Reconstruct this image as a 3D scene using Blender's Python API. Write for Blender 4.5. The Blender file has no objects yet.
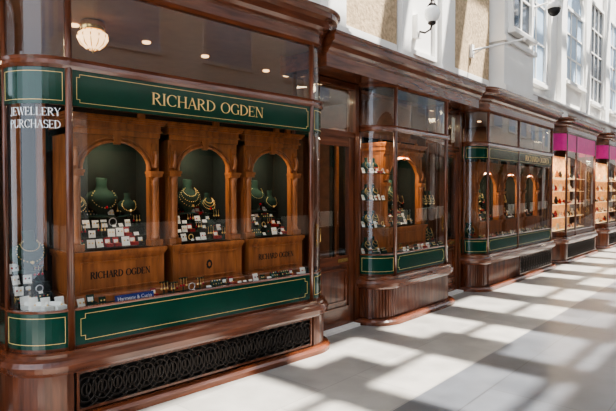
import bpy, math, random
from mathutils import Matrix, Vector
random.seed(7)
pi=math.pi
sc=bpy.context.scene
# ---------------------------------------------------------------- materials
def mat(name,col,rough=.5,metal=0,var=0,scale=8,stretch=(1,1,1),coat=0,emit=0,bump=0,col2=None):
    m=bpy.data.materials.new(name); m.use_nodes=True
    nt=m.node_tree; b=nt.nodes['Principled BSDF']
    b.inputs['Base Color'].default_value=(*col,1)
    b.inputs['Roughness'].default_value=rough
    b.inputs['Metallic'].default_value=metal
    b.inputs['Coat Weight'].default_value=coat
    b.inputs['Coat Roughness'].default_value=.08
    if emit:
        b.inputs['Emission Color'].default_value=(*col,1); b.inputs['Emission Strength'].default_value=emit
    if var or bump:
        tc=nt.nodes.new('ShaderNodeTexCoord'); mp=nt.nodes.new('ShaderNodeMapping')
        mp.inputs['Scale'].default_value=stretch
        n=nt.nodes.new('ShaderNodeTexNoise'); n.inputs['Scale'].default_value=scale; n.inputs['Detail'].default_value=6
        nt.links.new(tc.outputs['Object'],mp.inputs[0]); nt.links.new(mp.outputs[0],n.inputs['Vector'])
        if var:
            r=nt.nodes.new('ShaderNodeValToRGB')
            r.color_ramp.elements[0].position=.3; r.color_ramp.elements[1].position=.72
            c2=col2 or tuple(min(1,c*(1+var)) for c in col)
            r.color_ramp.elements[0].color=(*[c*(1-var) for c in col],1)
            r.color_ramp.elements[1].color=(*c2,1)
            nt.links.new(n.outputs['Fac'],r.inputs[0]); nt.links.new(r.outputs[0],b.inputs['Base Color'])
        if bump:
            bp=nt.nodes.new('ShaderNodeBump'); bp.inputs['Strength'].default_value=bump; bp.inputs['Distance'].default_value=.02
            nt.links.new(n.outputs['Fac'],bp.inputs['Height']); nt.links.new(bp.outputs[0],b.inputs['Normal'])
    return m
WOOD=mat('dark_mahogany',(.12,.036,.015),.28,var=.55,scale=5,stretch=(4,4,.5),coat=.5)
WOODH=mat('mahogany_moulding',(.14,.042,.018),.26,var=.45,scale=4,stretch=(.6,3,6),coat=.5)
OAK=mat('honey_wood',(.36,.125,.042),.33,var=.4,scale=5,stretch=(4,4,.6),coat=.3)
GREEN=mat('green_gloss_paint',(.004,.048,.03),.13,var=.12,scale=3,coat=.4)
VELV=mat('green_velvet',(.0012,.009,.006),.9,var=.3,scale=20)
BUSTG=mat('green_bust_velvet',(.005,.035,.022),.85,var=.2,scale=20)
GOLD=mat('gold_leaf',(.9,.62,.25),.35,.25)
BRASS=mat('brass',(.75,.5,.2),.25,1)
SILV=mat('silver',(.8,.8,.8),.25,.5)
CARD=mat('white_card',(.85,.83,.77),.6)
MAROON=mat('maroon_leather',(.35,.012,.016),.4)
IRON=mat('dark_iron',(.035,.028,.024),.4,.6)
BLACK=mat('black_void',(.006,.005,.005),.6)
WHITEL=mat('white_lettering',(.85,.85,.83),.5)
CREAM=mat('cream_stucco',(.84,.82,.78),.6,var=.03,scale=3)
TAN=mat('tan_stone',(.5,.37,.23),.9,var=.3,scale=24,bump=.5)
CEIL=mat('shop_ceiling_paint',(.26,.13,.07),.7,var=.1)
ROOMW=mat('shop_room_wall',(.13,.055,.028),.6,var=.3)
BLUEG=mat('pale_window_blind',(.42,.55,.7),.35,var=.15,scale=2)
DARKG=mat('dark_window_pane',(.04,.05,.065),.08)
PINK=mat('magenta_fascia',(.75,.035,.3),.4,var=.1)
BLUE=mat('navy_sign',(.01,.03,.2),.4)
LAMPG=mat('lamp_globe',(1,.62,.32),.3,emit=2.6)
WARMG=mat('glowing_stock_backdrop',(.75,.4,.18),.6,var=.5,scale=14,emit=.45)  # emission paints in the warm interior light on the backdrop
GLOBE=mat('white_lamp_glass',(.85,.85,.82),.15,emit=.15)
STEEL=mat('roof_steel',(.5,.5,.48),.5)
GEM=mat('red_gem',(.5,.01,.03),.1)
LIT=mat('glowing_shelf_goods',(.9,.68,.42),.5,emit=.8)  # goods given a glow in place of shop lighting
PAVW=mat('opposite_lower_wood',(.07,.03,.02),.5)

def glassmat(name,base=.05,tint=(1,1,1),pw=3.3):
    m=bpy.data.materials.new(name); m.use_nodes=True; nt=m.node_tree; nt.nodes.clear()
    o=nt.nodes.new('ShaderNodeOutputMaterial'); mx=nt.nodes.new('ShaderNodeMixShader')
    t=nt.nodes.new('ShaderNodeBsdfTransparent'); t.inputs[0].default_value=(*tint,1)
    g=nt.nodes.new('ShaderNodeBsdfGlossy'); g.inputs['Roughness'].default_value=.0
    lw=nt.nodes.new('ShaderNodeLayerWeight'); lw.inputs[0].default_value=.5
    p=nt.nodes.new('ShaderNodeMath'); p.operation='POWER'; p.inputs[1].default_value=pw
    a=nt.nodes.new('ShaderNodeMath'); a.operation='MULTIPLY_ADD'; a.inputs[1].default_value=.85; a.inputs[2].default_value=base
    nt.links.new(lw.outputs['Facing'],p.inputs[0]); nt.links.new(p.outputs[0],a.inputs[0])
    nt.links.new(a.outputs[0],mx.inputs[0]); nt.links.new(t.outputs[0],mx.inputs[1]); nt.links.new(g.outputs[0],mx.inputs[2])
    nt.links.new(mx.outputs[0],o.inputs[0]); return m
GLASS=glassmat('shop_glass',.085,(.95,.97,.96))

# ---------------------------------------------------------------- frames
FW=Matrix.Identity(4)
FA=Matrix.Translation((3.8,3.55,0))@Matrix.Rotation(math.radians(4.5),4,'Z')
# ---------------------------------------------------------------- mesh builder
class MB:
    def __init__(s): s.v=[];s.f=[];s.m=[];s.sm=[];s.mats=[]
    def mi(s,m):
        if m not in s.mats: s.mats.append(m)
        return s.mats.index(m)
    def add(s,vs,fs,m,smooth=False):
        o=len(s.v); s.v+= [tuple(v) for v in vs]; k=s.mi(m)
        for f in fs: s.f.append([i+o for i in f]); s.m.append(k); s.sm.append(smooth)
    def box(s,x0,x1,y0,y1,z0,z1,m):
        vs=[(x,y,z) for z in (z0,z1) for y in (y0,y1) for x in (x0,x1)]
        s.add(vs,[(0,2,3,1),(4,5,7,6),(0,1,5,4),(2,6,7,3),(0,4,6,2),(1,3,7,5)],m)
    def frame(s,x0,x1,y0,y1,z0,z1,w,m):
        s.box(x0,x1,y0,y1,z0,z0+w,m); s.box(x0,x1,y0,y1,z1-w,z1,m)
        s.box(x0,x0+w,y0,y1,z0+w,z1-w,m); s.box(x1-w,x1,y0,y1,z0+w,z1-w,m)
    def lathe(s,cx,cy,prof,m,n=16,sx=1,sy=1,smooth=True):
        vs=[];fs=[]
        for (r,z) in prof:
            for i in range(n):
                a=2*pi*i/n; vs.append((cx+r*sx*math.cos(a),cy+r*sy*math.sin(a),z))
        for j in range(len(prof)-1):
            for i in range(n):
                k=(i+1)%n; fs.append((j*n+i,j*n+k,(j+1)*n+k,(j+1)*n+i))
        fs.append(tuple(range(n))[::-1]); fs.append(tuple(range((len(prof)-1)*n,len(prof)*n)))
        s.add(vs,fs,m,smooth)
    def tube(s,pts,r,m,n=6,closed=False):
        pts=[Vector(p) for p in pts]; L=len(pts); vs=[];fs=[]
        for i,p in enumerate(pts):
            a=pts[(i-1)%L] if (closed or i>0) else p
            b=pts[(i+1)%L] if (closed or i<L-1) else p
            t=(b-a).normalized()
            up=Vector((0,0,1)) if abs(t.z)<.9 else Vector((0,1,0))
            if closed:
                nn=(pts[1]-pts[0]).cross(pts[2]-pts[1])
                if nn.length>0: up=nn.normalized()
            e=t.cross(up).normalized(); g=e.cross(t)
            for k in range(n):
                q=2*pi*k/n; vs.append(p+e*math.cos(q)*r+g*math.sin(q)*r)
        R=L if closed else L-1
        for i in range(R):
            j=(i+1)%L
            for k in range(n):
                l=(k+1)%n; fs.append((i*n+k,i*n+l,j*n+l,j*n+k))
        if not closed: fs.append(tuple(range(n))); fs.append(tuple(range((L-1)*n,L*n)))
        s.add(vs,fs,m,True)
    def sphere(s,x,y,z,r,m,n=8,sy=1):
        prof=[(max(1e-4,r*math.sin(pi*i/n)),z-r*math.cos(pi*i/n)) for i in range(n+1)]
        s.lathe(x,y,prof,m,max(6,n))
    def obj(s,name,frame=FW,parent=None,center=True):
        c=Vector((0,0,0))
        if center and not parent:
            for k in range(3):
                q=[v[k] for v in s.v]; c[k]=(min(q)+max(q))/2
            c.z=min(v[2] for v in s.v)
        me=bpy.data.meshes.new(name); me.from_pydata([(v[0]-c.x,v[1]-c.y,v[2]-c.z) for v in s.v],[],s.f)
        for m in s.mats: me.materials.append(m)
        me.polygons.foreach_set('material_index',s.m); me.polygons.foreach_set('use_smooth',s.sm); me.update()
        o=bpy.data.objects.new(name,me); sc.collection.objects.link(o)
        if parent: o.parent=parent
        else: o.matrix_world=frame@Matrix.Translation(c)
        s.c=c
        return o
def empty(name,frame=FW):
    e=bpy.data.objects.new(name,None); e.empty_display_size=.1; sc.collection.objects.link(e); e.matrix_world=frame; return e

# ---------------------------------------------------------------- serif lettering
T,t_=.15,.05
def ser(x,y,w=.26): return ('l',x-w/2,y,x+w/2,y,.045)
def stem(x,w=T,y0=0,y1=1): return [('l',x,y0,x,y1,w),ser(x,.02),ser(x,.98)]
G={'A':([('l',.06,0,.4,1,.06),('l',.38,1,.7,0,T),('l',.17,.34,.6,.34,.05),ser(.07,.02,.22),ser(.7,.02)],.8),
'C':([('a',.46,.5,.38,.475,42,318),('l',.76,.68,.76,.96,.045)],.86),
'D':(stem(.14)+[('a',.2,.5,.55,.475,-90,90),('l',.1,.025,.22,.025,.05),('l',.1,.975,.22,.975,.05)],.86),
'E':(stem(.14)+[('l',.1,.975,.6,.975,.05),('l',.1,.5,.48,.5,.05),('l',.1,.025,.62,.025,.05),('l',.6,.8,.6,1,.04),('l',.62,0,.62,.22,.04),('l',.48,.4,.48,.6,.04)],.72),
'G':([('a',.46,.5,.38,.475,42,300),('l',.74,.66,.74,.94,.045),('l',.74,.04,.74,.42,T*.9),ser(.74,.42)],.9),
'H':(stem(.14)+stem(.7)+[('l',.14,.5,.7,.5,.05)],.88),
'I':(stem(.15),.34),
'J':([('l',.26,.1,.26,1,T),ser(.26,.98),('a',.14,.1,.13,.16,180,350)],.44),
'L':(stem(.14)+[('l',.1,.025,.6,.025,.05),('l',.6,0,.6,.24,.04)],.68),
'N':([('l',.14,0,.14,1,.055),('l',.14,1,.74,0,T),('l',.74,0,.74,1,.055),ser(.14,.02),ser(.12,.98),ser(.74,.98)],.9),
'O':([('a',.47,.5,.39,.475,0,360)],.96),
'P':(stem(.14)+[('a',.22,.73,.36,.245,-90,90),('l',.1,.975,.24,.975,.05),('l',.1,.485,.24,.485,.05)],.68),
'R':(stem(.14)+[('a',.22,.74,.36,.235,-90,90),('l',.1,.975,.24,.975,.05),('l',.1,.505,.26,.505,.05),('l',.34,.5,.7,.0,T),ser(.74,.02,.2)],.82),
'S':([('a',.33,.735,.23,.24,40,265),('a',.33,.265,.25,.24,-140,88),('l',.52,.74,.52,.95,.04),('l',.09,.06,.09,.28,.04)],.66),
'U':([('l',.14,.3,.14,1,T),('l',.7,.3,.7,1,.055),('a',.41,.32,.28,.3,180,360),ser(.14,.98),ser(.7,.98)],.86),
'W':([('l',.08,1,.34,0,T),('l',.34,0,.54,1,.055),('l',.54,1,.8,0,T),('l',.8,0,1.04,1,.055),ser(.08,.98),ser(.54,.98),ser(1.04,.98,.2)],1.12),
'Y':([('l',.08,1,.38,.45,T),('l',.38,.45,.68,1,.055),('l',.38,0,.38,.47,T),ser(.08,.98),ser(.68,.98,.2),ser(.38,.02)],.78),
' ':([],.45)}
def text(mb,s,h,fn,m,width=None,bold=1):
    tot=sum(G[c][1] for c in s); k=h if width is None else width/tot
    x=0
    def q(pts): mb.add([fn(px*k,py*h) for px,py in pts],[tuple(range(len(pts)))],m)
    for c in s:
        st,adv=G[c]
        for e in st:
            if e[0]=='l':
                _,x0,y0,x1,y1,w=e; w*=bold
                if y0==y1: q([(x+x0,y0-w/2),(x+x1,y0-w/2),(x+x1,y0+w/2),(x+x0,y0+w/2)])
                else: q([(x+x0-w/2,y0),(x+x0+w/2,y0),(x+x1+w/2,y1),(x+x1-w/2,y1)])
            else:
                _,cx,cy,rx,ry,a0,a1=e; n=max(8,int((a1-a0)/14)); pr=None
                for i in range(n+1):
                    a=math.radians(a0+(a1-a0)*i/n); w=(t_+(T-t_)*abs(math.cos(a))**1.4)*bold/2
                    p=((x+cx+(rx-w)*math.cos(a),cy+(ry-w)*math.sin(a)),(x+cx+(rx+w)*math.cos(a),cy+(ry+w)*math.sin(a)))
                    if pr: q([pr[0],pr[1],p[1],p[0]])
                    pr=p
        x+=adv
    return tot*k

# ---------------------------------------------------------------- bay path
N=12
def path(b,o):
    xl,xr,yf,yb,r=b; R=r+o; P=[(xl-o,yb)]
    for i in range(N+1):
        a=pi+pi/2*i/N; P.append((xl+r+R*math.cos(a),yf+r+R*math.sin(a)))
    for i in range(N+1):
        a=1.5*pi+pi/2*i/N; P.append((xr-r+R*math.cos(a),yf+r+R*math.sin(a)))
    P.append((xr+o,yb)); return P
ALL=(0,2*N+3); LARC=(1,N+1); FRONT=(N+1,N+2); RARC=(N+2,2*N+2)
def sweep(mb,b,prof,m,rng=ALL,closed=True,smooth=False):
    i0,i1=rng; rows=[[(x,y,z) for x,y in path(b,o)[i0:i1+1]] for o,z in prof]
    n=i1-i0+1; K=len(prof); vs=[p for r in rows for p in r]; fs=[]
    for j in range(K if closed else K-1):
        jj=(j+1)%K
        for i in range(n-1): fs.append((j*n+i,j*n+i+1,jj*n+i+1,jj*n+i))
    if closed:
        fs.append(tuple(j*n for j in range(K))); fs.append(tuple(j*n+n-1 for j in range(K))[::-1])
    mb.add(vs,fs,m,smooth)
def band(mb,b,o0,o1,z0,z1,m,rng=ALL): sweep(mb,b,[(o0,z0),(o1,z0),(o1,z1),(o0,z1)],m,rng)
def cap(mb,b,o,z0,z1,m):
    P=path(b,o); n=len(P)
    vs=[(x,y,z0) for x,y in P]+[(x,y,z1) for x,y in P]
    fs=[tuple(range(n))[::-1],tuple(range(n,2*n))]+[(i,(i+1)%n,n+(i+1)%n,n+i) for i in range(n)]
    mb.add(vs,fs,m)
def post(mb,b,idx,w,z0,z1,m,out=.03):
    x,y=path(b,0)[idx]
    mb.lathe(x,y,[(w,z0),(w,z1)],m,12)
def ribs(mb,b,o,z0,z1,m,rng,step=.034):
    P=path(b,o); i0,i1=rng
    for i in range(i0,i1):
        a=Vector((*P[i],0)); c=Vector((*P[i+1],0)); L=(c-a).length
        k=max(1,round(L/step))
        d=(c-a)/k; nrm=Vector((d.y,-d.x,0)).normalized()
        for j in range(k):
            p=a+d*j; q=a+d*(j+1); mm=(p+q)/2+nrm*.012
            p2=p+d*.12;q2=q-d*.12
            vs=[(p2.x,p2.y,z0),(mm.x-d.x*.2,mm.y-d.y*.2,z0),(mm.x+d.x*.2,mm.y+d.y*.2,z0),(q2.x,q2.y,z0)]
            vs+=[(x,y,z1) for x,y,_ in vs]
            mb.add(vs,[(0,1,5,4),(1,2,6,5),(2,3,7,6),(4,5,6,7)],m)
def grille(mb,x0,x1,y,z0,z1):
    h=z1-z0; n=max(3,round((x1-x0)/(h*.42))); st=(x1-x0)/n
    for i in range(n):
        cx=x0+st*(i+.5)
        for (rx,rz,dy) in ((st*.98,h*.47,0),(st*.62,h*.33,.004),(st*.28,h*.17,.006)):
            pts=[(max(x0,min(x1,cx+rx*math.cos(a))),y-dy,(z0+z1)/2+rz*math.sin(a)) for a in [2*pi*k/22 for k in range(22)]]
            mb.tube(pts,.0075,IRON,5,True)
    mb.frame(x0-.01,x1+.01,y-.012,y+.01,z0-.005,z1+.005,.018,WOOD)
def goldrect(mb,x0,x1,y,z0,z1,w=.005,c=.03):
    pts=[(x0+c,z0),(x1-c,z0),(x1-c,z0+c),(x1,z0+c),(x1,z1-c),(x1-c,z1-c),(x1-c,z1),(x0+c,z1),(x0+c,z1-c),(x0,z1-c),(x0,z0+c),(x0+c,z0+c)]
    for i in range(len(pts)):
        a=pts[i];b=pts[(i+1)%len(pts)]
        mb.box(min(a[0],b[0])-w/2,max(a[0],b[0])+w/2,y-.002,y,min(a[1],b[1])-w/2,max(a[1],b[1])+w/2,GOLD)
def goldarc(mb,b,o,z0,z1,rng,w=.004):
    i0,i1=rng; r=(i0+1,i1-1)
    band(mb,b,o,o+.002,z0,z0+w,GOLD,r); band(mb,b,o,o+.002,z1-w,z1,GOLD,r)
    for i in r:
        x,y=path(b,o+.001)[i]; mb.box(x-w/2,x+w/2,y-w/2,y+w/2,z0,z1,GOLD)

def shopfront(name,frame,b,zsill,zg0,zg1,zf0,zf1,ztop,zc,base='grille',fascia=GREEN,cornice=True,mull=(),posts=.024):
    xl,xr,yf,yb,r=b; E=empty(name,frame)
    p=MB()
    sweep(p,b,[(-.1,0),(.1,0),(.1,.04),(.08,.06),(.05,.07),(-.1,.07)],WOODH)
    band(p,b,-.1,.0,.07,zsill-.14,BLACK if base=='grille' else WOOD)
    if base=='grille':
        for rg in ((0,N+1),(N+2,2*N+3)):
            band(p,b,.0,.035,.07,zsill-.14,WOOD,rg)
        grille(p,xl+r+.03,xr-r-.03,yf-.02,.085,zsill-.155)
    elif base=='half':
        ribs(p,b,.0,.08,zsill-.13,WOOD,(0,N+1)); ribs(p,b,.0,.08,zsill-.13,WOOD,(N+2,2*N+3))
        xm=mull[0]; grille(p,xm+.05,xr-r-.03,yf-.02,.085,zsill-.155)
        xx=xl+r
        p.box(xx,xm+.02,yf-.02,yf,.08,zsill-.13,WOOD)
        k=xx
        while k<xm: p.lathe(k+.015,yf-.02,[(.012,.08),(.012,zsill-.13)],WOOD,6); k+=.034
    else: ribs(p,b,.0,.08,zsill-.13,WOOD,ALL)
    sweep(p,b,[(-.1,zsill-.15),(.04,zsill-.15),(.05,zsill-.13),(.075,zsill-.12),(.085,zsill-.08),(.07,zsill-.05),(.045,zsill-.035),(.05,zsill-.01),(.03,zsill),(-.1,zsill)],WOODH)
    p.obj('plinth',parent=E)
    q=MB(); band(q,b,-.02,.0,zsill,zg0,WOODH)
    band(q,b,-.02,.006,zg0-.0,zg1,GREEN if fascia is GREEN else WOOD)
    sweep(q,b,[(-.02,zg1),(.012,zg1),(.015,zg1+.008),(.008,zg1+.016),(-.02,zg1+.016)],WOODH)
    if fascia is GREEN:
        goldrect(q,xl+r+.06,xr-r-.06,yf-.007,zg0+.03,zg1-.03,.0034)
        goldarc(q,b,.006,zg0+.03,zg1-.03,LARC,.0034); goldarc(q,b,.006,zg0+.03,zg1-.03,RARC,.0034)
    cap(q,b,-.03,zg1-.03,zg1-.005,VELV)
    q.obj('lower_panel',parent=E)
    g=MB(); sweep(g,b,[(0,zg1+.01),(0,ztop)],GLASS,ALL,False,True); g.obj('bay_glass',parent=E)
    f=MB()
    if zf1>zf0:
        band(f,b,-.012,.006,zf0,zf1,fascia)
        if fascia is GREEN:
            goldrect(f,xl+r+.05,xr-r-.05,yf-.007,zf0+.025,zf1-.025,.0032,.02)
            goldarc(f,b,.006,zf0+.025,zf1-.025,LARC,.0032); goldarc(f,b,.006,zf0+.025,zf1-.025,RARC,.0032)
    sweep(f,b,[(-.02,zf1),(.015,zf1),(.03,zf1+.02),(.02,zf1+.05),(.03,zf1+.07),(-.02,zf1+.075)],WOODH)
    f.obj('fascia',parent=E)
    s=MB()
    for i in (0,N+1,N+2,2*N+3): post(s,b,i,posts,zsill,ztop,WOOD)
    for i in (1,2*N+2): post(s,b,i,.016,zsill,ztop,WOOD)
    for mx in mull: s.lathe(mx,yf,[(.022,zsill),(.022,ztop)],WOOD,12)
    s.obj('posts',parent=E)
    c=MB()
    sweep(c,b,[(-.04,ztop-.03),(.02,ztop-.03),(.03,ztop+.0),(-.04,ztop+.02)],WOODH)
    if cornice:
        H=zc-ztop
        sweep(c,b,[(-.1,ztop+.0),(.03,ztop),(.03,ztop+.3*H),(.05,ztop+.34*H),(.055,ztop+.42*H),(.09,ztop+.5*H),(.12,ztop+.66*H),(.17,ztop+.74*H),(.175,ztop+.9*H),(.2,ztop+.95*H),(.2,zc),(-.1,zc)],WOODH)
    cap(c,b,-.01,ztop+.0,ztop+.03,CEIL)
    if cornice: cap(c,b,.0,zc-.04,zc,WOODH)
    c.obj('cornice',parent=E)
    return E

# ---------------------------------------------------------------- arched cabinet
def cabinet(name,frame,x0,x1,yf,yb,z0,zb,zt,label=None,mark=False):
    m=MB(); W=x1-x0; cx=(x0+x1)/2; pw=.085
    m.box(x0,x1,yf-.06,yb,z0,zb,OAK)
    m.box(x0-.015,x1+.015,yf-.085,yb,zb-.03,zb,OAK); m.box(x0-.008,x1+.008,yf-.072,yb,zb-.05,zb-.03,OAK)
    m.box(x0-.015,x1+.015,yf-.085,yb,z0,z0+.04,OAK); m.box(x0-.008,x1+.008,yf-.072,yb,z0+.04,z0+.06,OAK)
    m.frame(x0+.05,x1-.05,yf-.07,yf-.06,z0+.085,zb-.075,.012,OAK)
    R=(W-2*pw)/2; zs=zt-.2-R*.8
    for a,b_ in ((x0,x0+pw),(x1-pw,x1)):
        c=(a+b_)/2
        m.box(a,b_,yf+.01,yf+.06,zb,zt-.14,OAK)
        m.box(a-.008,b_+.008,yf-.035,yf+.055,zb,zb+.05,OAK)
        m.lathe(c,yf-.002,[(.034,zb+.05),(.036,zb+.07),(.024,zb+.085),(.027,zb+.12),(.024,zs-.1),(.03,zs-.085),(.026,zs-.07),(.036,zs-.03)],OAK,12)
        m.box(a-.006,b_+.006,yf-.035,yf+.055,zs-.03,zs-.005,OAK)
        m.box(a-.012,b_+.012,yf-.042,yf+.055,zs-.005,zs+.015,OAK)
        m.box(a+.02,b_-.02,yf-.004,yf+.01,zs+.04,zt-.18,OAK)
        m.tube([(c,yf-.01,zs+.05),(c,yf-.03,zs+.08),(c,yf-.028,zs+.13),(c,yf-.01,zs+.17)],.018,OAK,8)
    m.box(x0+.01,x0+.025,yf+.05,yb,zb,zt-.14,OAK); m.box(x1-.025,x1-.01,yf+.05,yb,zb,zt-.14,OAK)
    m.box(x0+.025,x0+.03,yf+.06,yb,zb,zt-.14,VELV); m.box(x1-.03,x1-.025,yf+.06,yb,zb,zt-.14,VELV)
    m.box(x0+.01,x1-.01,yb-.015,yb,zb,zt-.1,VELV)
    m.box(x0,x1,yf,yb,zt-.14,zt-.1,OAK)
    n=20; top=zt-.12
    vs=[];fs=[]
    for i in range(n+1):
        a=pi-pi*i/n; ax=cx+R*math.cos(a); az=zs+.02+R*.8*math.sin(a)
        for y in (yf+.005,yf+.045): vs+= [(ax,y,az),(ax,y,top)]
    for i in range(n):
        o=4*i; fs+=[(o,o+4,o+5,o+1),(o+2,o+3,o+7,o+6),(o,o+2,o+6,o+4)]
    m.add(vs,fs,OAK)
    for rr,ra in ((1.0,.013),(1.12,.007)):
        m.tube([(cx+R*rr*math.cos(pi-pi*i/n),yf,zs+.02+R*.8*rr*math.sin(pi-pi*i/n)) for i in range(n+1)],ra,OAK,6)
    zk=zs+R*.78
    m.add([(cx-.022,yf-.018,zk),(cx+.022,yf-.018,zk),(cx+.035,yf-.018,top),(cx-.035,yf-.018,top),
           (cx-.022,yf+.01,zk),(cx+.022,yf+.01,zk),(cx+.035,yf+.01,top),(cx-.035,yf+.01,top)],
          [(0,1,2,3),(0,3,7,4),(1,5,6,2),(0,4,5,1)],OAK)
    for i,(o,za,zc_) in enumerate(((.0,zt-.14,zt-.1),(.015,zt-.1,zt-.085),(.005,zt-.085,zt-.045),(.025,zt-.045,zt-.03),(.035,zt-.03,zt-.015),(.045,zt-.015,zt))):
        m.box(x0-o,x1+o,yf-o-.012,yb,za,zc_,OAK)
    if label:
        w=W*.66; text(m,label,.05,lambda a,c:(cx-w/2+a,yf-.0615,(z0+zb)/2-.014+c),BLACK,width=w,bold=1.4)
    if mark:
        m.add([(cx+.03*math.cos(a),yf-.0615,(z0+zb)/2+.04*math.sin(a)) for a in [2*pi*k/8 for k in range(8)]],[tuple(range(8))],BLACK)
        m.add([(cx+.014*math.cos(a),yf-.0625,(z0+zb)/2+.02*math.sin(a)) for a in [2*pi*k/8 for k in range(8)]],[tuple(range(8))],OAK)
    return m.obj(name,frame)

def bust(m,x,y,z,h,mt=BUSTG,gold=GOLD):
    p=[(.36,0),(.36,.05),(.12,.07),(.14,.12),(.40,.34),(.43,.5),(.36,.62),(.17,.7),(.13,.8),(.15,.97),(.12,1)]
    m.lathe(x,y,[(a*h,z+b*h) for a,b in p],mt,14,1,.5)
    rows=random.choice([((.2,.66,.2),(.3,.52,.36)),((.24,.62,.26),),((.3,.5,.36),),((.2,.66,.2),(.27,.58,.3),(.33,.5,.38))])
    for k,(rx,zc,dr) in enumerate(rows):
        nb=26
        for i in range(nb):
            a=2*pi*i/nb
            if math.sin(a)>.75: continue
            px,py,pz=x+rx*h*math.cos(a),y-.018-abs(rx*.5*h)*max(0,-math.sin(a))-.07*h,z+zc*h+dr*h*.7*math.sin(a)
            m.sphere(px,py,pz,.0042,gold,4)
    m.sphere(x,y-.27*h-.01,z+.26*h,.012,GEM if random.random()<.3 else gold,6)
def cardm(m,x,y,z,w,h,mt=CARD,tilt=.35,yaw=0):
    c,s=math.cos(yaw),math.sin(yaw); t=.003
    pts=[]
    for (a,b,d) in ((-w/2,0,0),(w/2,0,0),(w/2,h,0),(-w/2,h,0),(-w/2,0,t),(w/2,0,t),(w/2,h,t),(-w/2,h,t)):
        yy=b*math.sin(tilt)+d; zz=b*math.cos(tilt); pts.append((x+a*c-yy*s,y+a*s+yy*c,z+zz))
    m.add(pts,[(0,1,2,3),(7,6,5,4),(0,4,5,1),(1,5,6,2),(2,6,7,3),(3,7,4,0)],mt)
def earcard(m,x,y,z,s=.05,mt=CARD,yaw=0):
    cardm(m,x,y,z,s,s*1.15,mt,.3,yaw)
    for dx in (-.22,.22): m.sphere(x+dx*s,y+.003,z+s*.65,.0065,random.choice([GOLD,GEM,BLACK,GOLD]),5)
def tray(m,x,y,z,w,d,mt=BUSTG,rows=2):
    h0,h1=.015,.06
    vs=[(x-w/2,y-d/2,z),(x+w/2,y-d/2,z),(x+w/2,y+d/2,z),(x-w/2,y+d/2,z),(x-w/2,y-d/2,z+h0),(x+w/2,y-d/2,z+h0),(x+w/2,y+d/2,z+h1),(x-w/2,y+d/2,z+h1)]
    m.add(vs,[(0,1,5,4),(1,2,6,5),(2,3,7,6),(3,0,4,7),(4,5,6,7)],mt)
    for j in range(rows):
        n=max(2,int(w/.022))
        for i in range(n):
            f=(j+.5)/rows
            m.sphere(x-w/2+w*(i+.5)/n,y-d/2+d*f,z+h0+(h1-h0)*f+.005,.006,random.choice([GOLD,GOLD,GOLD,SILV,GEM]),4)
def ringbox(m,x,y,z,s=.04,mt=MAROON):
    m.box(x-s/2,x+s/2,y-s/2,y+s/2,z,z+s*.5,mt); cardm(m,x,y+s/2,z+s*.5,s,s*.9,mt,.25)
    cardm(m,x,y+s/2-.003,z+s*.54,s*.7,s*.55,CARD,.25); m.sphere(x,y,z+s*.6,.007,GOLD,5)
def bangle(m,x,y,z,r=.03):
    m.box(x-.02,x+.02,y-.012,y+.012,z,z+.008,VELV)
    m.tube([(x+r*math.cos(a),y,z+.008+r+r*math.sin(a)) for a in [2*pi*k/14 for k in range(14)]],.0045,random.choice([GOLD,GOLD,SILV]),5,True)
def stand(m,x,y,z,h):
    m.lathe(x,y,[(.022,z),(.022,z+.006),(.005,z+.012),(.005,z+h)],BUSTG,8); m.tube([(x-.035,y,z+h),(x+.035,y,z+h)],.006,BUSTG,6)
    for dx in (-.025,0,.025):
        m.tube([(x+dx,y-.007,z+h),(x+dx,y-.01,z+h*.55)],.0025,GOLD,4); m.sphere(x+dx,y-.01,z+h*.5,.009,random.choice([GOLD,GEM,GOLD]),5)
def item(m,x,y,z,d=.06):
    r=random.random()
    if r<.32: earcard(m,x+.015,y-.015,z,random.uniform(.045,.066),random.choice([CARD,CARD,CARD,BUSTG]),random.uniform(-.3,.3)); return .07
    if r<.44: tray(m,x+.04,y,z,.1,d*.85); return .115
    if r<.66: ringbox(m,x+.015,y,z,random.uniform(.042,.056),random.choice([MAROON,MAROON,BLACK,BUSTG])); return .066
    if r<.74: bangle(m,x+.015,y,z,random.uniform(.02,.03)); cardm(m,x+.015,y-.03,z,.028,.018); return .066
    if r<.88: stand(m,x+.02,y,z,random.uniform(.08,.12)); return .08
    cardm(m,x+.012,y-.02,z,.042,.03,CARD,.5,random.uniform(-.4,.4)); return .055
def stock(name,frame,x0,x1,y0,y1,z,tiers=4,nb=3,hb=.24,rise=.07):
    m=MB(); D=(y1-y0); td=D/tiers
    for k in range(tiers):
        zz=z+.002+rise*k+.006; yy=y0+td*(k+.45)
        m.box(x0,x1,y0+td*k,y1,z+.002,zz,VELV)
        x=x0+.02
        while x<x1-.05: x+=item(m,x,yy,zz,td)
    for i in range(nb):
        x=x0+(x1-x0)*(i+.5)/nb; h=hb*random.uniform(.75,1.05)
        if i==nb//2: h=hb*1.25
        bust(m,x,y1-.05,z+rise*(tiers-1)+.01,h,random.choice([BUSTG,BUSTG,BLACK]))
    return m.obj(name,frame)
def alight(name,frame,loc,size,e,col=(1,.75,.5),rot=(0,0,0),sy=None):
    l=bpy.data.lights.new(name,'AREA'); l.energy=e; l.color=col; l.size=size
    if sy: l.shape='RECTANGLE'; l.size_y=sy
    o=bpy.data.objects.new(name,l); sc.collection.objects.link(o)
    o.matrix_world=frame@Matrix.Translation(loc)@Matrix.Rotation(rot[0],4,'X'); return o

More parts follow.
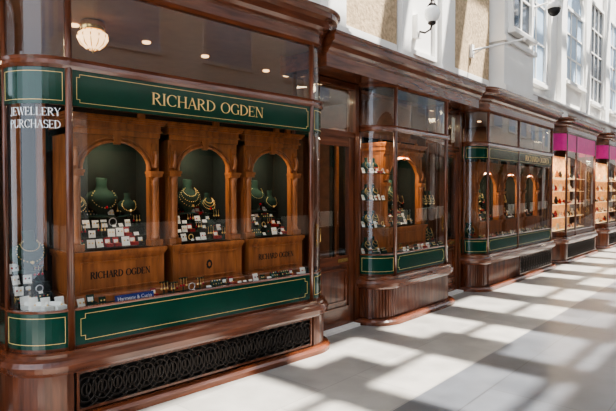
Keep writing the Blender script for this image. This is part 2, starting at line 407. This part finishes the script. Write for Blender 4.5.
# ================================================================ BAY 1
B1=(1.04,3.88,3.6,4.15,.3)
E1=shopfront('jeweller_shopfront',FW,B1,.5,.52,.755,2.11,2.345,2.95,3.24,'grille')
t1=MB()
text(t1,'RICHARD OGDEN',.088,lambda a,c:(1.93+a,3.5925,2.184+c),GOLD,width=1.06,bold=.88)
t1.obj('fascia_lettering',parent=E1)
t2=MB()
def arcmap(z0,width):
    r=.3+.004; cx,cy=B1[0]+.3,B1[2]+.3
    def fn(a,c):
        ang=1.275*pi+(a-width/2)/r
        return (cx+r*math.cos(ang),cy+r*math.sin(ang),z0+c)
    return fn
text(t2,'JEWELLERY',.052,arcmap(2.035,.33),WHITEL,width=.33,bold=1.1)
text(t2,'PURCHASED',.052,arcmap(1.955,.33),WHITEL,width=.33,bold=1.1)
t2.obj('window_lettering',parent=E1)
cabs=[(1.42,2.12),(2.20,2.88),(2.96,3.62)]
for i,(a,b_) in enumerate(cabs):
    cabinet('arched_display_cabinet',FW,a,b_,3.83,4.18,.752,1.12,2.1,'RICHARD OGDEN' if i!=1 else None,i==1)
    stock('jewellery_display',FW,a+.035,b_-.035,3.895,4.155,1.121,nb=3,hb=.25)
    alight('cabinet_light',FW,((a+b_)/2,3.93,1.94),.16,5.5,(1,.8,.58),(math.radians(12),0,0))
fr=MB()
random.seed(3)
fz=.752
xx=1.42
while xx<3.55:
    if 1.62<xx<1.97: xx=1.97
    xx+=item(fr,xx,3.67,fz,.05)+.004
for i in range(7):
    a=pi+pi/2*(i+.5)/7; xx=1.34+.19*math.cos(a); yy=3.9+.19*math.sin(a)
    if i%2: cardm(fr,xx,yy,fz,.08,.06,CARD,.4,-.6)
    else: ringbox(fr,xx,yy,fz,.06,CARD)
fr.obj('window_sill_jewellery',FW)
stock('corner_jewellery_display',FW,1.1,1.35,3.92,4.12,.754,nb=1)
sg=MB(); cardm(sg,1.81,3.632,fz,.3,.055,BLUE,.3)
sgo=sg.obj('navy_name_card',FW)
tx=bpy.data.curves.new('card_lettering','FONT'); tx.body='Harmony & Curio'; tx.size=.036; tx.align_x='CENTER'; tx.materials.append(WHITEL)
to=bpy.data.objects.new('card_lettering',tx); sc.collection.objects.link(to); to.parent=sgo
to.location=Vector((1.81,3.6315+.004,fz+.016))-sg.c; to.rotation_euler=(pi/2-.3,0,0)
bk=MB(); bk.box(1.0,3.9,4.22,4.26,.5,2.2,VELV)
for xx in (1.0,1.16,1.33,2.13,2.885,3.64,3.8): bk.box(xx,xx+.06,4.19,4.22,.75,2.2,OAK)
bk.box(1.0,3.9,4.19,4.27,2.2,2.26,OAK)
bk.obj('display_backboard',FW)
cl=MB(); lx,ly=1.88,4.5
cl.lathe(lx,ly,[(.09,2.975),(.1,2.95),(.1,2.9),(.085,2.89)],BRASS,20)
cl.lathe(lx,ly,[(.085,2.895),(.12,2.87),(.125,2.83),(.1,2.78),(.055,2.745),(.01,2.735)],LAMPG,20)
for k in range(12):
    a=2*pi*k/12; cl.tube([(lx+.09*math.cos(a),ly+.09*math.sin(a),2.895),(lx+.127*math.cos(a),ly+.127*math.sin(a),2.85),(lx+.1*math.cos(a),ly+.1*math.sin(a),2.778),(lx+.03*math.cos(a),ly+.03*math.sin(a),2.735)],.004,BRASS,5)
cl.lathe(lx,ly,[(.02,2.74),(.012,2.72),(.002,2.71)],BRASS,10)
cl.obj('ceiling_lamp',FW)

# ================================================================ A bays
B2=(1.04,2.93,.1,.55,.3)
shopfront('jeweller_shopfront',FA,B2,.56,.58,.80,2.24,2.24,2.78,3.1,'ribs',cornice=False)
cabinet('arched_display_cabinet',FA,1.5,2.45,.36,.72,.798,1.1,2.15)
stock('jewellery_display',FA,1.54,2.41,.425,.7,1.101,nb=4,tiers=4,hb=.3)
alight('cabinet_light',FA,(1.97,.46,1.98),.25,12,(1,.8,.58))
s2=MB()
for zz in (.8,1.12,1.44,1.76):
    if zz>.8: s2.box(1.12,1.47,.25,.55,zz-.008,zz,GLASS); s2.box(1.12,1.47,.24,.25,zz-.012,zz,BRASS)
    for i in range(4):
        xx=1.16+.08*i
        if i%2: bust(s2,xx,.45,zz+.001,.19)
        else: earcard(s2,xx,.42,zz+.001,.06)
        item(s2,xx-.02,.31,zz+.001,.05)
for px in (1.12,1.46): s2.lathe(px,.54,[(.008,.8),(.008,2.1)],BRASS,8)
s2.obj('jewellery_shelf_stand',FA)
alight('shelf_light',FA,(1.3,.33,2.2),.2,4,(1,.8,.58))
s3=MB()
xx=1.45
while xx<2.7: xx+=item(s3,xx,.2,.797,.05)+.01
for xx in (2.5,2.62,2.75): bust(s3,xx,.45,.797,.3)
s3.box(2.48,2.8,.32,.5,1.3,1.31,GLASS)
for xx in (2.53,2.65,2.76): bust(s3,xx,.42,1.311,.24)
for xx in (2.48,2.79): s3.lathe(xx,.5,[(.008,.797),(.008,1.75)],BRASS,8)
s3.obj('window_sill_jewellery',FA)
B3=(3.78,7.5,.1,.55,.27)
E3=shopfront('jeweller_shopfront',FA,B3,.56,.58,.80,2.04,2.24,2.8,3.12,'half',mull=(5.37,))
t3=MB(); text(t3,'RICHARD OGDEN',.1,lambda a,c:(5.7+a,.0925,2.09+c),GOLD,width=1.35,bold=1.2); t3.obj('fascia_lettering',parent=E3)
for a,b_ in ((4.2,5.15),(5.3,6.2),(6.35,7.2)):
    cabinet('arched_display_cabinet',FA,a,b_,.36,.72,.798,1.05,2.02)
    stock('jewellery_display',FA,a+.05,b_-.05,.425,.7,1.051,nb=4,tiers=4,hb=.3)
    alight('cabinet_light',FA,((a+b_)/2,.46,1.85),.25,14,(1,.8,.58))
s3=MB()
xx=4.0
while xx<7.3: xx+=item(s3,xx,.2,.797,.05)+.02
for xx in (3.92,4.05): bust(s3,xx,.38,.797,.25)
s3.obj('window_sill_jewellery',FA)
b2=MB()
for (a,b_) in ((1.0,2.97),(3.75,7.55)):
    b2.box(a,b_,.78,.82,.5,2.25,VELV); b2.box(a,b_,.74,.83,2.25,2.31,OAK)
    xx=a+.05
    while xx<b_: b2.box(xx,xx+.05,.75,.78,.75,2.25,OAK); xx+=.48
b2.obj('display_backboard',FA)
def litshop(b,mull):
    shopfront('pink_fascia_shopfront',FA,b,.56,.58,.66,2.42,2.78,2.82,3.1,'grille',fascia=PINK,mull=mull)
    m=MB(); xl,xr=b[0]+.08,b[1]-.08
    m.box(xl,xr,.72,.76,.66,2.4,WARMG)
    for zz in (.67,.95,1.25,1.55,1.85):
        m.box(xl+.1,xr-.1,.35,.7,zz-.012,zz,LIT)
        xx=xl+.2
        while xx<xr-.15:
            c=random.choice([LIT,CARD,MAROON,GOLD,OAK,WARMG,BLACK]); h=random.uniform(.05,.18)
            if random.random()<.5: m.lathe(xx,.45,[(.03,zz),(.045,zz+h*.5),(.02,zz+h*.8),(.025,zz+h)],c,10)
            else: ringbox(m,xx,.45,zz,random.uniform(.05,.09),c)
            xx+=random.uniform(.09,.16)
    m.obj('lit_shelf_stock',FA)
    for k in range(3): alight('window_light',FA,(xl+(xr-xl)*(k+.5)/3,.3,2.38),.4,20,(1,.8,.58))
litshop((8.0,10.95,.1,.55,.27),(9.0,))
litshop((11.9,15.2,.1,.55,.27),(13.2,))

en=MB()
def run(mb,x0,x1,prof,m):
    K=len(prof); vs=[(x0,y,z) for y,z in prof]+[(x1,y,z) for y,z in prof]
    fs=[(i,(i+1)%K,K+(i+1)%K,K+i) for i in range(K)]+[tuple(range(K)),tuple(range(K,2*K))[::-1]]
    mb.add(vs,fs,m)
PR=[(.7,2.78),(.07,2.78),(.07,2.9),(.045,2.915),(.045,2.935),(.02,2.955),(.0,3.0),(-.03,3.02),(-.03,3.075),(-.05,3.085),(-.05,3.11),(.7,3.11)]
run(en,.02,3.62,PR,WOODH)
PR2=[(.7,2.8),(.4,2.8),(.37,2.86),(.36,2.93),(.3,2.96),(.27,3.02),(.22,3.05),(.22,3.1),(.7,3.1)]
run(en,7.65,7.85,PR2,WOODH); run(en,11.1,11.75,PR2,WOODH)
en.obj('entablature_cornice',FA)

def door(name,frame,x0,x1,y,ztr=2.15,top=2.8):
    m=MB()
    m.box(x0,x0+.07,y-.04,y+.06,0,top,WOOD); m.box(x1-.07,x1,y-.04,y+.06,0,top,WOOD)
    m.box(x0+.07,x1-.07,y-.03,y+.05,ztr,ztr+.07,WOODH); m.box(x0+.07,x1-.07,y-.03,y+.05,top-.06,top,WOODH)
    a,b=x0+.075,x1-.075
    m.box(a,a+.09,y-.02,y+.03,.03,ztr,WOOD); m.box(b-.09,b,y-.02,y+.03,.03,ztr,WOOD)
    for z0,z1 in ((.03,.24),(.72,.82),(ztr-.1,ztr)): m.box(a+.09,b-.09,y-.02,y+.03,z0,z1,WOODH)
    m.box(a+.09,b-.09,y,y+.02,.24,.72,WOOD); m.frame(a+.12,b-.12,y-.014,y,.28,.68,.025,WOODH)
    m.box(a+.09,b-.09,y,y+.004,.82,ztr-.1,GLASS); m.box(x0+.07,x1-.07,y,y+.004,ztr+.07,top-.06,GLASS)
    m.box(a+.02,a+.07,y-.03,y-.02,.95,1.2,BRASS)
    m.tube([(a+.045,y-.02,1.0),(a+.045,y-.07,1.02),(a+.045,y-.07,1.16),(a+.045,y-.02,1.18)],.009,BRASS,8)
    m.box(b-.3,b-.12,y-.028,y-.018,.75,.79,BRASS)
    m.box(a,b,y-.12,y+.05,0,.03,CREAM)
    m.obj(name,frame)
door('door_1',FA,.14,1.0,.42,top=2.77)
door('door_2',FA,3.0,3.72,.42,top=2.77)
door('door_3',FA,7.53,7.97,.42)
door('door_4',FA,11.0,11.85,.42)
door('door_5',FW,.14,.98,4.05,top=2.93)
hd=MB(); hd.box(-2,.08,4.0,4.1,0,2.9,WOOD); hd.box(.0,.1,3.93,4.0,0,2.9,WOODH); hd.obj('timber_pier',FW)

m=MB(); m.box(-5,40,.55,4.0,3.0-.02,3.1,CEIL); m.obj('ceiling',FA)
m=MB(); m.box(-5,40,3.6,3.7,0,2.98,ROOMW); m.obj('wall_back',FA)
m=MB()
for xx in (3.0,7.5,11.0,15.5): m.box(xx-.03,xx+.03,.85,3.6,0,2.98,ROOMW)
m.obj('wall_partition',FA)
for xx,e in ((-2.2,22),(-.6,22),(.5,24),(1.9,12),(3.4,12),(5,15),(6.6,15)):
    alight('shop_ceiling_light',FA,(xx,1.9,2.93),.5,e,(1,.76,.48))
dl=MB()
for xx in (-2.6,-1.9,-1.2,-.5,.4,.75,1.4,2.2,3.3,4.5,5.5,6.5):
    dl.lathe(xx,1.3,[(.04,2.979),(.04,2.965),(.03,2.96)],LAMPG,12)
dl.obj('recessed_downlights',FA)
ic=MB()
for k in range(8):
    x0=-2.9+k*.48
    ic.box(x0,x0+.04,3.3,3.58,0,2.6,OAK)
for z in (.9,1.3,1.7,2.1,2.58): ic.box(-2.9,.5,3.3,3.58,z,z+.03,OAK)
ic.obj('shop_wall_shelving',FA)

# ---------------------------------------------------------------- upper wall
ZT=7.6
w=MB()
w.box(-6,40,.38,.54,3.12,ZT,CREAM)
w.obj('wall_upper',FA)
d=MB()
def pil(x0,x1,y=.28,zb=3.12,zt=ZT,mm=CREAM):
    d.box(x0,x1,y,.4,zb,zt,mm); d.box(x0-.04,x1+.04,y-.04,.4,zb,zb+.16,mm); d.box(x0-.02,x1+.02,y-.02,.4,zb+.16,zb+.2,mm)
for a,b_ in ((.3,.62),(1.78,2.0),(2.85,3.25),(7.7,8.05),(8.45,8.8),(10.5,10.9),(12.6,13.0)): pil(a,b_)
pil(-3.6,-3.2)
d.frame(2.05,2.8,.33,.38,3.35,ZT-.3,.06,CREAM)
d.box(4.72,6.15,.12,.4,3.12,ZT,CREAM); d.box(4.66,6.21,.06,.4,3.12,3.3,CREAM); d.box(4.66,6.21,.07,.4,4.02,4.1,CREAM)
d.obj('trim_pilasters',FA)
p=MB()
for a,b_ in ((.66,1.74),(3.3,4.62),(-3.1,-.2)):
    p.box(a,b_,.335,.38,3.34,ZT,TAN); p.box(a,b_,.335,.38,3.12,3.34,CREAM)
    p.box(a,b_,.33,.38,3.3,3.38,CREAM)
p.obj('wall_stone_panels',FA)
def window(name,x0,x1,y,z0,z1,cols,rows,pane,arch=False):
    m=MB(); m.box(x0,x1,y-.005,y+.01,z0,z1,pane)
    m.frame(x0-.06,x1+.06,y-.06,y+.01,z0-.06,z1+.06,.07,CREAM)
    for i in range(1,cols): xx=x0+(x1-x0)*i/cols; m.box(xx-.018,xx+.018,y-.03,y,z0,z1,CREAM)
    for j in range(1,rows): zz=z0+(z1-z0)*j/rows; m.box(x0,x1,y-.03,y,zz-.018,zz+.018,CREAM)
    m.box(x0-.1,x1+.1,y-.12,y,z0-.12,z0-.05,CREAM)
    if arch:
        n=14; cx=(x0+x1)/2; R=(x1-x0)/2
        vs=[(cx,y-.004,z1)]+[(cx+R*math.cos(pi*i/n),y-.004,z1+R*math.sin(pi*i/n)) for i in range(n+1)]
        m.add(vs,[(0,i+1,i+2) for i in range(n)],pane)
        m.tube([(cx+(R+.03)*math.cos(pi*i/n),y-.02,z1+(R+.03)*math.sin(pi*i/n)) for i in range(n+1)],.05,CREAM,8)
    m.obj(name,FA)
window('window_1',4.95,5.85,.11,4.3,6.6,2,4,DARKG)
window('window_2',6.45,7.5,.37,3.75,6.8,2,4,BLUEG)
window('window_3',8.95,10.35,.37,4.1,5.7,3,3,BLUEG,True)
window('window_4',11.1,12.4,.37,3.9,6.4,3,4,DARKG)
window('window_5',13.2,14.6,.37,3.9,6.4,3,4,BLUEG)
sc2=MB(); run(sc2,6.22,16,[(.4,3.3),(.3,3.3),(.28,3.36),(.22,3.4),(.22,3.45),(.4,3.45)],CREAM); sc2.obj('trim_string_course',FA)

l=MB(); lx,lz=2.25,3.82
l.box(lx-.05,lx+.05,.3,.38,lz-.25,lz+.05,CREAM)
l.tube([(lx,.32,lz-.16),(lx,.22,lz-.2),(lx,.14,lz-.17),(lx,.12,lz-.1)],.013,IRON,8)
l.lathe(lx,.12,[(.03,lz-.12),(.055,lz-.1),(.05,lz-.07)],IRON,12)
l.lathe(lx,.12,[(.05,lz-.08),(.09,lz-.03),(.105,lz+.03),(.09,lz+.09),(.05,lz+.13)],GLOBE,16)
l.lathe(lx,.12,[(.07,lz+.12),(.04,lz+.16),(.02,lz+.18),(.025,lz+.21),(.002,lz+.24)],IRON,12)
l.obj('wall_lantern',FA)
r=MB(); r.box(3.86,3.94,.29,.333,3.62,3.82,CREAM); r.tube([(3.9,.32,3.73),(3.9,-.48,3.76)],.016,CREAM,8); r.sphere(3.9,-.5,3.76,.032,CREAM,8)
r.tube([(3.9,.32,3.66),(3.9,.1,3.74)],.008,CREAM,6)
r.obj('banner_pole_bracket',FA)
k=MB(); k.box(6.02,6.12,.09,.12,4.75,4.95,CREAM); k.tube([(6.07,.1,4.9),(6.07,-.15,4.93),(6.07,-.25,4.9)],.02,CREAM,8)
k.lathe(6.07,-.25,[(.03,4.93),(.1,4.9),(.12,4.84),(.12,4.8)],CREAM,16); k.lathe(6.07,-.25,[(.11,4.8),(.1,4.74),(.06,4.69),(.01,4.67)],BLACK,16)
k.obj('security_camera_dome',FA)

# ---------------------------------------------------------------- opposite side (seen in reflections)
o=MB()
o.box(-8,40,-4.9,-4.75,3.1,ZT,CREAM)
o.box(-8,40,-4.8,-4.55,2.75,3.15,WOODH); o.box(-8,40,-4.8,-4.6,0,.6,PAVW); o.box(-8,40,-5.4,-5.3,0,3.1,ROOMW)
for i in range(22):
    x0=-8+i*2.2
    o.box(x0,x0+.3,-4.8,-4.62,.6,2.75,CREAM if i%3==0 else WOOD)
    o.box(x0+.5,x0+1.7,-4.76,-4.72,3.9,6.2,BLUEG); o.frame(x0+.45,x0+1.75,-4.76,-4.68,3.85,6.25,.06,CREAM)
    o.box(x0+.3,x0+2.2,-4.85,-4.8,2.2,2.75,GREEN)
    o.box(x0+.35,x0+2.1,-5.1,-4.9,.6,1.0,CARD)
o.obj('wall_opposite',FA)
e_=MB(); e_.box(40,40.2,-5.4,4,0,ZT,CREAM); e_.obj('wall_end',FA)
fs_=MB()
for i in range(7):
    x0=15.4+i*3.4
    fs_.box(x0,x0+.9,.35,.5,0,3.1,WOOD); fs_.box(x0+.9,x0+3.4,.1,.5,0,.6,WOODH); fs_.box(x0+.9,x0+3.4,.1,.5,2.4,3.1,GREEN)
    fs_.box(x0+.9,x0+1.0,.1,.5,.6,2.4,WOOD); fs_.box(x0+3.3,x0+3.4,.1,.5,.6,2.4,WOOD); fs_.box(x0+1.0,x0+3.3,.4,.5,.6,2.4,WARMG)
fs_.obj('distant_shopfront_row',FA)
# ---------------------------------------------------------------- glazed roof, plus unseen sun blockers
rf=MB()
rs=random.Random(11)
xx=-8
while xx<40:
    wd_=rs.uniform(.2,.6)  # beam widths varied to make the sun patches irregular
    rf.box(xx,xx+wd_,-4.8,.5,ZT+.1,ZT+.35,STEEL)
    if rs.random()<.7:
        y0=rs.uniform(-4.6,-3.4); rf.box(xx+wd_,xx+wd_+rs.uniform(.3,.8),y0,y0+rs.uniform(.3,.8),ZT+.2,ZT+.25,STEEL)  # unseen opaque panels added to break up sun on the floor
    xx+=1.5
for yy in (-4.6,-3.45,-.7,.3): rf.box(-8,40,yy-.05,yy+.05,ZT,ZT+.08,STEEL)
rf.box(-8,40,-2.75,-1.35,ZT+.36,ZT+.46,STEEL)  # unseen solid strip added to keep sun off the shopfronts
rf.obj('roof_frame_with_sun_blockers',FA)

# ---------------------------------------------------------------- floor
fm=bpy.data.materials.new('arcade_paving'); fm.use_nodes=True; nt=fm.node_tree; pb=nt.nodes['Principled BSDF']
pb.inputs['Roughness'].default_value=.3
tc=nt.nodes.new('ShaderNodeTexCoord'); sp=nt.nodes.new('ShaderNodeSeparateXYZ'); nt.links.new(tc.outputs['Object'],sp.inputs[0])
def mathn(op,a,b=None):
    n=nt.nodes.new('ShaderNodeMath'); n.operation=op
    for i,v in enumerate((a,b)):
        if v is None: continue
        if isinstance(v,(int,float)): n.inputs[i].default_value=v
        else: nt.links.new(v,n.inputs[i])
    return n.outputs[0]
def brick(w_,h_,ms,c1,c2,mc):
    br=nt.nodes.new('ShaderNodeTexBrick'); br.inputs['Scale'].default_value=1; br.inputs['Brick Width'].default_value=w_; br.inputs['Row Height'].default_value=h_
    br.inputs['Mortar Size'].default_value=ms; br.inputs['Color1'].default_value=(*c1,1); br.inputs['Color2'].default_value=(*c2,1); br.inputs['Mortar'].default_value=(*mc,1)
    nt.links.new(tc.outputs['Object'],br.inputs['Vector']); return br.outputs['Color']
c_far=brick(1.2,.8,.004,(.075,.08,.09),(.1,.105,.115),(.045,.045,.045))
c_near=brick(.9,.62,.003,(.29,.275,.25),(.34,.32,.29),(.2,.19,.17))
near=mathn('GREATER_THAN',sp.outputs['Y'],-1.25)  # pale stone border, its width painting in the sunlit strip by the shops
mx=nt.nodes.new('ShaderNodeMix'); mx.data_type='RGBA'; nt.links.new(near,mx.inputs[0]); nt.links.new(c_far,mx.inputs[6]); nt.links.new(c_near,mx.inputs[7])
ns=nt.nodes.new('ShaderNodeTexNoise'); ns.inputs['Scale'].default_value=3; ns.inputs['Detail'].default_value=8; nt.links.new(tc.outputs['Object'],ns.inputs['Vector'])
rr=nt.nodes.new('ShaderNodeValToRGB'); rr.color_ramp.elements[0].position=.3; rr.color_ramp.elements[0].color=(.75,.75,.75,1); rr.color_ramp.elements[1].position=.7; rr.color_ramp.elements[1].color=(1.1,1.1,1.1,1)
nt.links.new(ns.outputs['Fac'],rr.inputs[0])
m2=nt.nodes.new('ShaderNodeMix'); m2.data_type='RGBA'; m2.blend_type='MULTIPLY'; m2.inputs[0].default_value=1
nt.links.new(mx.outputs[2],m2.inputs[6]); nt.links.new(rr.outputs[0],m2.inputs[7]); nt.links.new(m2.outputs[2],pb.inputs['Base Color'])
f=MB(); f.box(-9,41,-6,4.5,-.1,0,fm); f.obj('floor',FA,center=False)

# ---------------------------------------------------------------- light
try: sc.view_settings.look='AgX - Medium High Contrast'
except Exception: pass
wd=bpy.data.worlds.new('sky'); sc.world=wd; wd.use_nodes=True
bg=wd.node_tree.nodes['Background']; bg.inputs[0].default_value=(.8,.88,1,1); bg.inputs[1].default_value=3.2
sl=bpy.data.lights.new('sun','SUN'); sl.energy=24; sl.angle=.018; sl.color=(1,.96,.9)
so=bpy.data.objects.new('sun',sl); sc.collection.objects.link(so)
so.rotation_euler=Vector((-.28,.33,-1)).to_track_quat('-Z','Y').to_euler()
# ---------------------------------------------------------------- camera
cd=bpy.data.cameras.new('camera'); cd.lens=31.15; cd.sensor_width=36; cd.clip_start=.05
co=bpy.data.objects.new('camera',cd); sc.collection.objects.link(co)
co.location=(0,0,1.55); co.rotation_euler=(math.radians(90-1.56),0,math.radians(-44.5))
sc.camera=co
